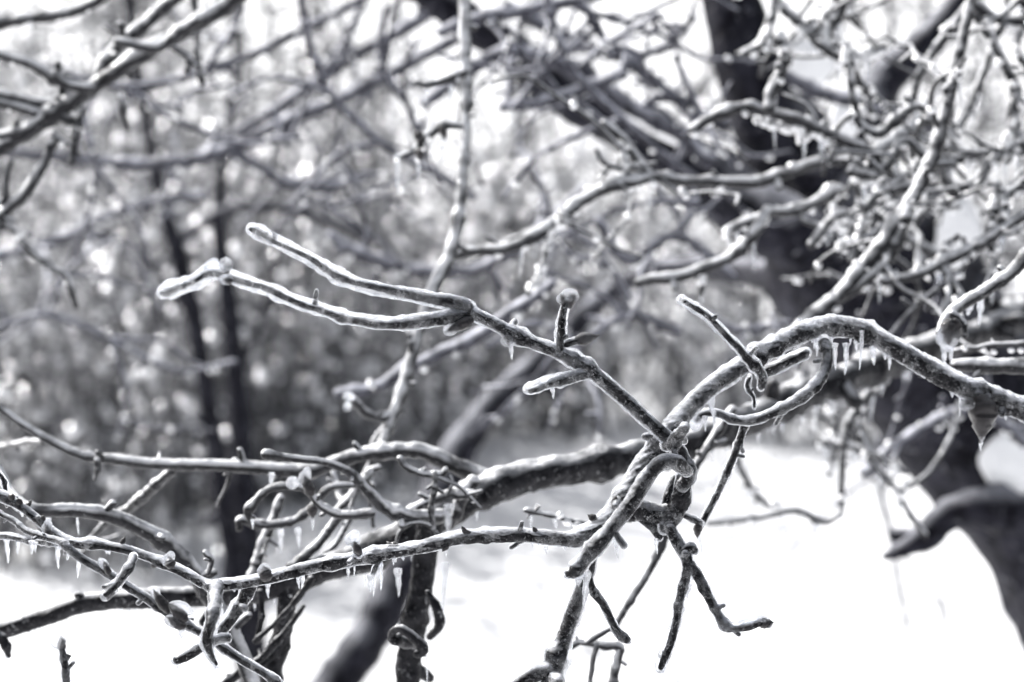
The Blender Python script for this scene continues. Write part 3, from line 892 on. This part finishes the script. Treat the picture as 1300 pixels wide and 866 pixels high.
# thin straight twig crossing the lower left corner
S9 = A.limb('80,692,7,1.29 110,712,7.5 145,733,8 185,757,8 225,785,8 262,808,8 300,833,8 345,862,8 380,890,8', 'twig', ice=(0.8, 0.78, 0.74, 0.7, 0.72), sides=20, step=0.0013, lump=0.06, sag=0.1)
A.bud(140, 730, 130, 712, 4, 1.285, None, S9); A.cap(131, 716, 6, 9, 1.285, -0.6, S9); A.bud(214, 778, 194, 748, 6, 1.285, None, S9); A.cap(197, 753, 6, 9, 1.285, -0.6, S9)
A.bud(236, 790, 214, 764, 7, 1.28, None, S9); A.cap(230, 772, 15, 9, 1.28, 0.5, S9); A.cap(222, 789, 14, 9, 1.28, 0.3, S9); A.bud(236, 796, 210, 784, 6, 1.28, None, S9); A.icicle(231, 797, 16, 5, 1.28, S9)

rb = random.Random(5)
Cm, Rm = A.all[0]
for q in range(18):                                   # small buds along the lower branch
    i = int(rb.uniform(0.48, 0.98) * (len(Cm) - 1))
    a0 = Cm[i]; u = unit(a0[1])
    v = Vector((rb.gauss(-0.3, .6), rb.gauss(-0.3, .5), rb.choice((1, 1, -1)) * rb.uniform(.4, 1))).normalized()
    o = link('bud', BUDS[rb.randrange(3)], A.root, a0 + np.array(v) * Rm[i] * 0.6 - A.loc)
    o.rotation_mode = 'QUATERNION'; o.rotation_quaternion = v.to_track_quat('Z', 'Y')
    w_ = rb.uniform(2.6, 4.6) * u / 0.3
    o.scale = (w_, w_, rb.uniform(9, 18) * u)

# curved limb behind the left end
Cc = Thing('iced_branch', 'dark smoothly curved branch bending down behind the left end of the main branch', 'branch', at(-30, 560, 1.5))
Cc.thin = 0.82
Cc.limb('-30,560,7,1.5 0,600,8 14,628,9 40,648,10,1.46 90,648,11 140,653,12 180,670,12.5 213,693,13 240,722,13 262,755,13,1.5 290,800,13 320,870,13', 'stem', 1.45, 11, style='frost', sides=22, step=0.0025, lump=0.05)
Cc.icicle(98, 658, 22, 1.8, 1.45); Cc.icicle(60, 658, 10, 5, 1.45)
Cc.limb('264,728,4,1.42 268,712,4.5 260,702,5', 'spur', 1.42, 4, style='frost')
# sprout at the bottom edge
Sp = Thing('iced_sprout', 'short upright sprout with a glassy bulb tip at the bottom left corner', 'sprout', at(84, 930, 1.3))
q = Sp.limb('84,930,7,1.30 82,866,6.5 81,845,6 79,828,6 77,816,5', 'stem', ice=(0.75, 0.7, 0.6), sides=20, step=0.0012, lump=0.1, nubs=0.3)
Sp.cap(74, 815, 9, 9, 1.297, 0, q); Sp.bud(80, 836, 91, 833, 4, 1.30, None, q); Sp.bud(80, 826, 76, 808, 5, 1.30, None, q)

# ================================================================== branches at the right (helpers below)
R1 = Thing('iced_twig', 'pale iced twig slanting in from the right edge, glassy bud cluster at its tip', 'twig', at(1340, 290, 1.52))
R1.thin = 0.75
R1.limb('1340,290,12,1.52 1310,318,12,1.5 1288,342,11.5 1255,368,11 1222,388,11 1204,402,9 1195,422,7,1.48', 'stem', style='frost', sides=20, step=0.002, lump=0.07)
R1.limb('1210,398,6,1.48 1222,410,6 1224,425,5', 'spur', 1.48, 5, style='frost')
R1.bud(1204, 404, 1206, 440, 10, 1.47); R1.bud(1210, 404, 1218, 434, 7, 1.47); R1.cap(1205, 425, 14, 20, 1.47, 0.1)
R1.icicle(1200, 438, 26, 5, 1.46); R1.icicle(1208, 440, 22, 4, 1.47); R1.icicle(1245, 380, 34, 5, 1.5); R1.icicle(1231, 385, 16, 6, 1.5); R1.cap(1193, 428, 5, 10, 1.47)
R2 = Thing('iced_twig', 'horizontal frosted twig ending above the dripping pod at the right edge', 'twig', at(1340, 460, 1.56))
R2.limb('1340,460,10,1.56 1295,462,10,1.55 1255,463,9.5 1212,464,8', 'stem', 1.55, 9, style='frost', sides=18, step=0.002, lump=0.06)
R2.limb('1345,430,3.5,1.62 1300,436,3.5 1260,438,3.5 1215,444,3', 'twig', 1.62, 3.5, style='frost', sides=10)
for x in (1225, 1248, 1262, 1284, 1296):
    R2.drop(at(x, 447 + random.uniform(-6, 3), 1.62), 4.2 * unit(1.62))  # blurred glint discs modelled as white drops

def grow(t, n, length, thick, d_style, bs, beads=1.5, sub=1):
    """crooked side twigs from random places on the limbs a thing already has."""
    src = list(t.all)
    for q in range(n):
        C, RR = src[random.randrange(len(src))]
        k = random.randrange(1, len(C) - 1)
        c = C[k]; u = unit(c[1])
        ln = random.uniform(*length) * u
        r0 = min(RR[k] * 0.8, random.uniform(*thick) * u)
        v = np.array([random.gauss(0, 1), random.gauss(0, .5), random.gauss(0.1, 0.9)]); v /= np.linalg.norm(v)
        P = [c]
        for e in range(4):
            v = v + np.array([random.gauss(0, .3), random.gauss(0, .22), random.gauss(-0.06, .34)]); v /= np.linalg.norm(v)
            P.append(P[-1] + v * ln / 4)
        P = np.array(P)
        C2, R2_ = sample(P, r0 * np.array([1.1, .95, .85, .78, .7]), max(0.003, r0 * 0.8))
        V, F, Tt = tube(C2 - t.loc, R2_, 9, 0.14, 0.25 / r0, nseed(), 0.05, 0.9 / r0)
        for w in range(random.randint(1, 3)):
            j = random.randrange(1, len(C2))
            vv = np.array([random.gauss(0, 1), random.gauss(0, .6), random.gauss(0, 1)]); vv /= np.linalg.norm(vv)
            l2 = r0 * random.uniform(2, 6)
            V2, F2, T2 = tube(np.linspace(C2[j], C2[j] + vv * l2, 5) - t.loc, r0 * np.linspace(.8, .6, 5), 7, 0.12, 0.3 / r0, nseed())
            F = np.vstack([F, F2 + len(V)]); Tt = np.vstack([Tt, T2 + len(V)]); V = np.vstack([V, V2])
        link('twig', mesh_from('twig', V, [F, Tt], M[d_style]), t.root)
        t.last = (C2, R2_)
        t.beads(int(beads * random.random() + 0.5), bs)

def frosty(name, label, cat, base, paths, d, spurs=0, beads=0, icicles=0, group=None, style='frost', bs=(4.0, 6.4), thin=0.82, twigs=0):
    """a blurred branch: first path is its stem, the rest are twigs."""
    P, R = parse(paths[0], d)
    group = group or {'iced_branch': 'iced branches around the leaning tree', 'iced_twig': 'iced twigs among the branches'}.get(name)
    t = Thing(name, label, cat, P[0], group)
    for i, p in enumerate(paths):
        t.limb(p, 'stem' if i == 0 else 'twig', d, 8, style=style, sides=14, step=0.003, lump=0.13, wob=0.7, thin=thin)
        t.beads(max(0, int(round(2.7 * beads / len(paths) + random.uniform(-0.4, 0.4)))), bs)
        if icicles:
            t.fringe(int(round(1.5 * icicles / len(paths))), (12, 44), (1.8, 3.6))
    grow(t, int(spurs * 0.5), (18, 60), (4, 6), style, bs, 1.2)
    grow(t, twigs, (80, 230), (2.4, 4.2), style, bs, 2.6)
    return t

B.all = B.all[8:]
grow(B, 9, (28, 80), (2.6, 4.6), 'frost', (2.0, 3.4), 1.2)
frosty('iced_branch', 'long pale branch sweeping from mid picture up right beneath the snowy trunk', 'branch', None,
       ['1180,150,12,2.05 1110,188,10,2.0 1062,203,9.5 1020,214,9.5 965,230,9.5,1.95 900,226,9 830,227,9 775,240,10 722,265,9.5 690,290,10,1.9 640,316,9 580,326,8',
        '830,227,7,1.93 810,200,7 795,175,6 772,155,7', '800,235,6,1.93 790,205,6 795,190,5', '695,288,6,1.9 715,280,5 728,285,4',
        '700,280,5,1.9 690,330,4 672,372,4'], 1.95, 6, 22, 8, twigs=6)
frosty('iced_branch', 'crooked lower branch ending in a pale blunt tip above the thin iced twig', 'branch', None,
       ['1065,240,9,2.0 1040,256,9 1005,270,9 975,272,8 960,290,9,1.92 940,315,9 905,336,9 860,352,9 812,358,8',
        '968,276,8,1.94 940,284,8 924,296,8 928,310,6', '1070,270,7,1.95 1050,285,8 1030,310,8', '890,345,5,1.92 892,372,4'], 1.95, 3, 14, 5)
frosty('iced_branch', 'dark knobbly branch with a thick upright spur against the shaded trunk', 'branch', None,
       ['1150,240,12,1.95 1120,215,10 1090,192,9,1.9 1050,175,9 1010,155,9 975,143,9 940,135,9 905,146,9 878,162,8',
        '976,140,9,1.88 977,118,9 988,92,9 993,70,8 989,45,7', '960,150,5,1.92 1000,160,6 1030,175,5', '1000,155,5,1.9 1030,165,5 1065,185,5'], 1.9, 4, 18, 4)
frosty('iced_twig', 'short curved twig with glinting drops hanging before the dark upper trunk', 'twig', None,
       ['985,-30,7,2.1 982,10,7 975,38,8 968,55,8 945,68,7'], 2.1, 0, 6, 2)
frosty('iced_branch', 'pale blurred branch crossing the snow patch at upper right', 'branch', None,
       ['1180,160,10,2.45 1120,140,10 1075,125,10 1030,112,10 996,92,9'], 2.4, 0, 3, 0, style='pale')

frosty('iced_branch', 'thick fan base rising from behind the arch to the upper right corner', 'branch', None,
       ['985,445,15,1.85 1030,400,15 1075,360,14 1115,312,14 1150,262,13 1180,215,12 1197,160,11 1215,95,10 1228,40,9 1240,-30,8',
        '1160,245,10,1.9 1135,275,9 1105,300,9 1070,312,9', '1180,215,10,1.85 1150,270,10 1125,330,10 1080,375,9', '1185,210,9 1150,180,8 1130,205,9 1108,222,10 1078,222,9',
        '1170,235,8 1140,240,8 1110,250,7 1095,290,8 1085,330,7', '1200,150,6 1165,135,8 1140,150,9 1118,168,10 1095,162,9 1085,140,7 1078,100,6 1070,60,6',
        '1190,190,6 1165,210,6 1160,255,6', '1108,222,6 1088,205,6 1075,190,6 1062,195,6 1065,175,5'], 1.9, 14, 30, 8, twigs=12, thin=0.74)
frosty('iced_branch', 'slim dark forked branch reaching to the top right corner', 'branch', None,
       ['1210,245,9,2.1 1190,190,8 1205,185,7 1235,125,6 1258,70,6 1275,20,6 1285,-30,6', '1195,205,6 1180,215,5 1175,240,5', '1200,200,5 1225,205,6 1240,200,5',
        '1213,180,5 1200,165,5 1185,160,4', '1178,182,6 1160,150,6 1165,100,6 1190,60,6 1225,10,7'], 2.1, 8, 14, 3, twigs=8)
frosty('iced_branch', 'beaded branch hugging the right edge near the top', 'branch', None,
       ['1340,250,10,2.0 1300,190,9 1285,150,9 1288,110,8 1270,70,7 1255,40,7 1235,20,7', '1340,30,8 1300,28,8 1265,22,8 1240,5,8', '1295,180,7 1262,205,7 1240,235,7 1215,240,6', '1340,120,7 1310,90,7 1290,60,6 1300,20,6 1290,-20,6',
        '1290,155,6 1275,175,5 1280,205,5'], 2.0, 10, 26, 4, twigs=10)
frosty('iced_branch', 'pale zigzag branch at the right edge just above the glassy bud cluster', 'branch', None,
       ['1340,255,9,1.85 1300,275,9 1272,288,8 1255,300,9 1225,318,9 1190,337,9 1160,350,8 1122,357,8', '1256,298,8 1262,262,8 1265,235,7', '1272,286,7 1275,262,7 1270,240,7', '1190,337,6 1200,315,5 1215,300,5', '1255,300,6 1262,330,6 1250,370,6'], 1.85, 5, 24, 10, twigs=5)
frosty('iced_branch', 'glittering dark twig cluster at the top edge beside the trunk', 'branch', None,
       ['960,-40,8,2.1 990,5,8 1015,28,8 1045,58,8 1075,80,8 1100,120,7', '1100,-30,7 1070,10,7 1060,45,7 1070,80,7', '1120,60,6 1090,70,6 1070,60,6', '1040,50,5 1050,20,5 1080,0,5'], 2.1, 10, 34, 4, twigs=10)
frosty('iced_branch', 'tangled pale twigs where the fan meets the long branch', 'branch', None,
       ['1195,330,9,2.2 1150,300,9 1110,270,9 1085,230,8 1095,190,8', '1110,270,7 1080,285,7 1055,270,7', '1150,300,7 1170,270,7 1190,262,7 1215,262,6', '1100,215,6 1125,190,7 1120,165,6', '1140,295,7 1120,330,7 1125,370,6'], 2.2, 10, 20, 6, twigs=10)
frosty('iced_branch', 'frosted twigs behind the arch trailing down over bright snow', 'branch', None,
       ['1130,470,9,2.1 1095,510,8 1075,545,6 1068,600,5 1068,645,5 1045,660,6 1010,648,6 965,655,5 900,665,4', '1088,520,5 1092,560,5 1130,612,5 1175,680,5', '1010,648,4 975,640,5 945,605,5 930,560,5', '1062,520,6 1060,560,6 1052,600,5', '1150,600,4 1100,575,4 1040,560,4'], 2.2, 3, 10, 12, twigs=6)
frosty('iced_twig', 'thin dark twig dropping behind the main branch across the snow', 'twig', None,
       ['930,520,7,1.6 905,560,7 880,600,7 858,650,7 838,692,7 812,738,7.5 795,770,7 780,800,6', '880,600,4 900,570,5 918,560,5'], 1.6, 0, 0, 0)
frosty('iced_twig', 'small branching twig low down below the curved spur', 'twig', None,
       ['660,900,4,1.5 720,824,5 745,816,5 770,820,7 788,822,7 780,845,7 775,900,8', '758,820,4 752,840,4 745,900,4', '745,816,4 770,800,5 782,795,4'], 1.48, 0, 0, 0)
frosty('iced_twig', 'hair-thin twig just below the limb with one bright glint', 'twig', None, ['800,660,4,1.5 740,664,4 700,655,4 668,648,5'], 1.5, 0, 3, 2)

# ================================================================== the upright twig and the left canopy
V8 = Thing('iced_twig', 'upright frosted twig hung with icicles crossing the top edge at centre', 'twig', at(588, -60, 1.9))
V8.thin = 0.85
V8.limb('588,-60,9,1.9 590,20,9 591,95,10,1.87 591,150,8.5 589,205,9 584,262,9 572,315,10 548,365,10,1.82 530,420,9 514,480,9 495,535,8 478,572,6,1.78', 'stem', 1.85, 9, style='frost', sides=18, step=0.003)
V8.beads(14, (2.0, 3.2), False)
V8.limb('588,92,8,1.86 565,102,7 545,106,6 528,104,5', 'twig', 1.85, 6, style='frost'); V8.icicle(541, 112, 24, 3, 1.85); V8.icicle(572, 108, 24, 3, 1.85)
V8.limb('585,160,5,1.85 562,160,7 550,168,7 535,178,7 528,190,6 505,200,4', 'twig', 1.84, 6, style='frost')
V8.bud(535, 178, 524, 166, 6, 1.84); V8.bud(532, 188, 534, 206, 6, 1.84); V8.bud(560, 160, 566, 178, 5, 1.84)
V8.icicle(504, 196, 52, 3.6, 1.84); V8.icicle(531, 202, 28, 3, 1.84); V8.icicle(563, 172, 36, 3.4, 1.84); V8.icicle(543, 172, 14, 3, 1.84)
for p in ((504, 204), (510, 242), (530, 205), (544, 177), (562, 182), (566, 203), (542, 121), (538, 190)):
    V8.drop(at(p[0], p[1], 1.83), 2.6 * unit(1.83))
V8.limb('508,520,8,1.8 495,528,8 478,530,7 462,522,7 450,508,6,1.77', 'twig', 1.78, 7, style='frost'); V8.cap(443, 504, 8, 6, 1.77, 0.2); V8.cap(441, 516, 5, 6, 1.77)
V8.limb('492,540,6,1.79 482,552,6 474,566,5', 'spur', 1.79, 5, style='frost'); V8.limb('522,445,4,1.8 520,425,5', 'spur', 1.8, 4, style='frost')
frosty('iced_branch', 'blurred pale branch behind the upright twig running down to the left', 'branch', None,
       ['700,360,9,2.2 650,395,10 600,430,11 560,448,10 520,470,10 480,492,9 430,500,8'], 2.2, 0, 2, 0, style='pale')

frosty('iced_branch', 'thick frosted branches slanting across the top left corner', 'branch', None,
       ['340,-40,14,1.98 290,2,14 232,36,13 172,76,13,1.95 125,108,13 80,136,14 40,164,14 -30,212,14', '118,112,11 148,58,11 190,24,11 240,-20,11,2.0', '150,52,8,1.93 180,54,8 205,54,9 250,24,9', '112,112,9,1.93 80,103,9 45,86,9 15,76,8 -20,66,8',
        '108,122,9 70,133,9 35,128,8 -20,115,8', '60,150,9 20,135,8 -20,125,8', '105,138,5 98,165,6 90,208,5', '150,118,4 156,140,5 161,162,4', '68,178,6 55,210,8 38,240,9 12,268,8 -10,295,7', '14,205,5 8,245,6 2,290,6', '220,60,6 240,75,6 238,90,5', '-10,172,9 25,166,9 45,155,8'],
       1.95, 8, 6, 4, bs=(2.4, 4.0))
frosty('iced_branch', 'second frosted branch high in the top left corner above the thick ones', 'branch', None,
       ['180,-40,9,2.1 130,-4,9 80,18,9 30,26,9 -30,34,9', '245,-30,6 250,30,6 252,70,6 255,104,5', '300,-20,9 278,2,10 262,20,9'], 2.1, 3, 3, 0)
frosty('iced_twig', 'thin drooping twig alone at the left edge over the thicket', 'twig', None,
       ['-10,275,5,2.05 15,292,5 38,318,6 65,338,6 85,352,6 97,388,5'], 2.05, 0, 1, 0)

# ---- far blurred branches
for lab, paths, d in (
    ('pale blurred branch drooping in a shallow curve below the top left canopy', ['620,40,9,3.0 560,60,9 440,120,10 350,160,10 290,190,10 200,208,9 100,200,8 -20,190,7', '290,188,8 330,212,8 370,232,8 420,238,8 470,222,7'], 3.0),
    ('blurred branch rising steeply from the canopy to the top edge', ['250,200,7,3.2 330,150,8 400,105,9 470,60,9 560,5,10 620,-30,10', '400,105,6 440,50,6 470,-20,6'], 3.2),
    ('broad pale branch in front of the dark upper limb right of the upright twig', ['540,130,9,2.5 600,92,11,2.5 650,68,12 700,78,13 750,105,14 800,140,13 850,165,12 900,205,12'], 2.5),
    ('blurred pale twig parallel to the upper limb reaching the trunk', ['640,135,8,2.45 690,128,10 740,112,10 790,95,9'], 2.45),
    ('blurred frosted branch along the top edge left of the trunk', ['560,40,8,2.4 620,20,9 690,8,9 760,-6,9 800,-40,9', '740,5,7 760,40,7 775,75,6'], 2.4),
    ('grey blurred branch sloping down right through the centre top', ['650,10,10,2.9 720,50,11 790,75,11 850,120,11 920,160,10', '790,75,7 840,60,7 880,20,6'], 2.9),
    ('blurred bough behind the focal twig fork', ['420,300,9,3.0 480,330,10 540,345,10 610,340,9 680,300,9 740,240,8'], 3.0),
    ('soft grey bough low behind the left canopy', ['-20,330,8,3.6 80,300,8 180,260,8 260,250,7'], 3.6),
    ('blurred twigs hanging in front of the trunk right of centre', ['760,280,7,2.4 800,330,8 860,300,8 930,350,7', '860,300,6 880,260,6 870,220,5', '900,400,6 940,420,7 1000,410,6'], 2.4),
    ('fine frosted twigs spreading behind the upright spur of the focal twig', ['860,420,7,2.5 800,400,7 740,430,6 680,410,6 620,440,5', '800,400,5 770,340,5 720,320,4 690,270,4', '740,430,5 720,480,4 700,540,4'], 2.5),
    ('net of fine icy twigs behind the thick branches of the top left canopy', ['-20,60,6,2.7 70,90,6 160,110,6 260,90,6 360,50,6 470,-10,6', '160,110,5 220,150,5 300,180,4 380,175,4', '70,90,5 110,160,5 120,240,4 100,310,3', '260,90,5 300,30,5 310,-30,5'], 2.7),
    ('fine icy twigs filling the gap between the upright twig and the canopy', ['600,250,6,2.6 540,210,6 480,180,6 420,120,6 390,40,6 380,-30,6', '480,180,5 430,200,5 370,260,4', '420,120,5 350,100,4 290,120,4', '540,210,5 520,140,5 480,80,4 490,10,4'], 2.6),
    ('fine icy twigs veiling the dark upper limb left of the trunk', ['930,250,6,2.35 860,210,6 790,150,6 730,90,6 700,20,6 690,-30,6', '790,150,5 740,170,5 680,200,4 640,250,4', '860,210,5 880,140,5 860,70,4', '730,90,5 780,50,5 840,20,4'], 2.35),
    ('faint hanging twigs over the sunlit snow at lower right', ['1180,440,7,4.2 1130,520,6 1115,600,6 1135,700,5 1150,790,4 1160,860,3', '1115,600,4 1060,640,4 1000,700,3', '1130,690,4 1190,760,3 1200,850,3'], 4.2),
    ('thin blurred twigs crossing the thicket at far left', ['-20,420,5,2.9 60,400,5 140,430,5 220,470,4 300,460,4', '60,400,4 90,340,4 150,300,3', '140,430,4 160,500,3 150,560,3'], 2.9),
    ('dim frosted bough under the arch before the snow', ['1300,560,9,2.4 1230,520,9 1150,560,9 1100,600,8'], 2.4),
    ):
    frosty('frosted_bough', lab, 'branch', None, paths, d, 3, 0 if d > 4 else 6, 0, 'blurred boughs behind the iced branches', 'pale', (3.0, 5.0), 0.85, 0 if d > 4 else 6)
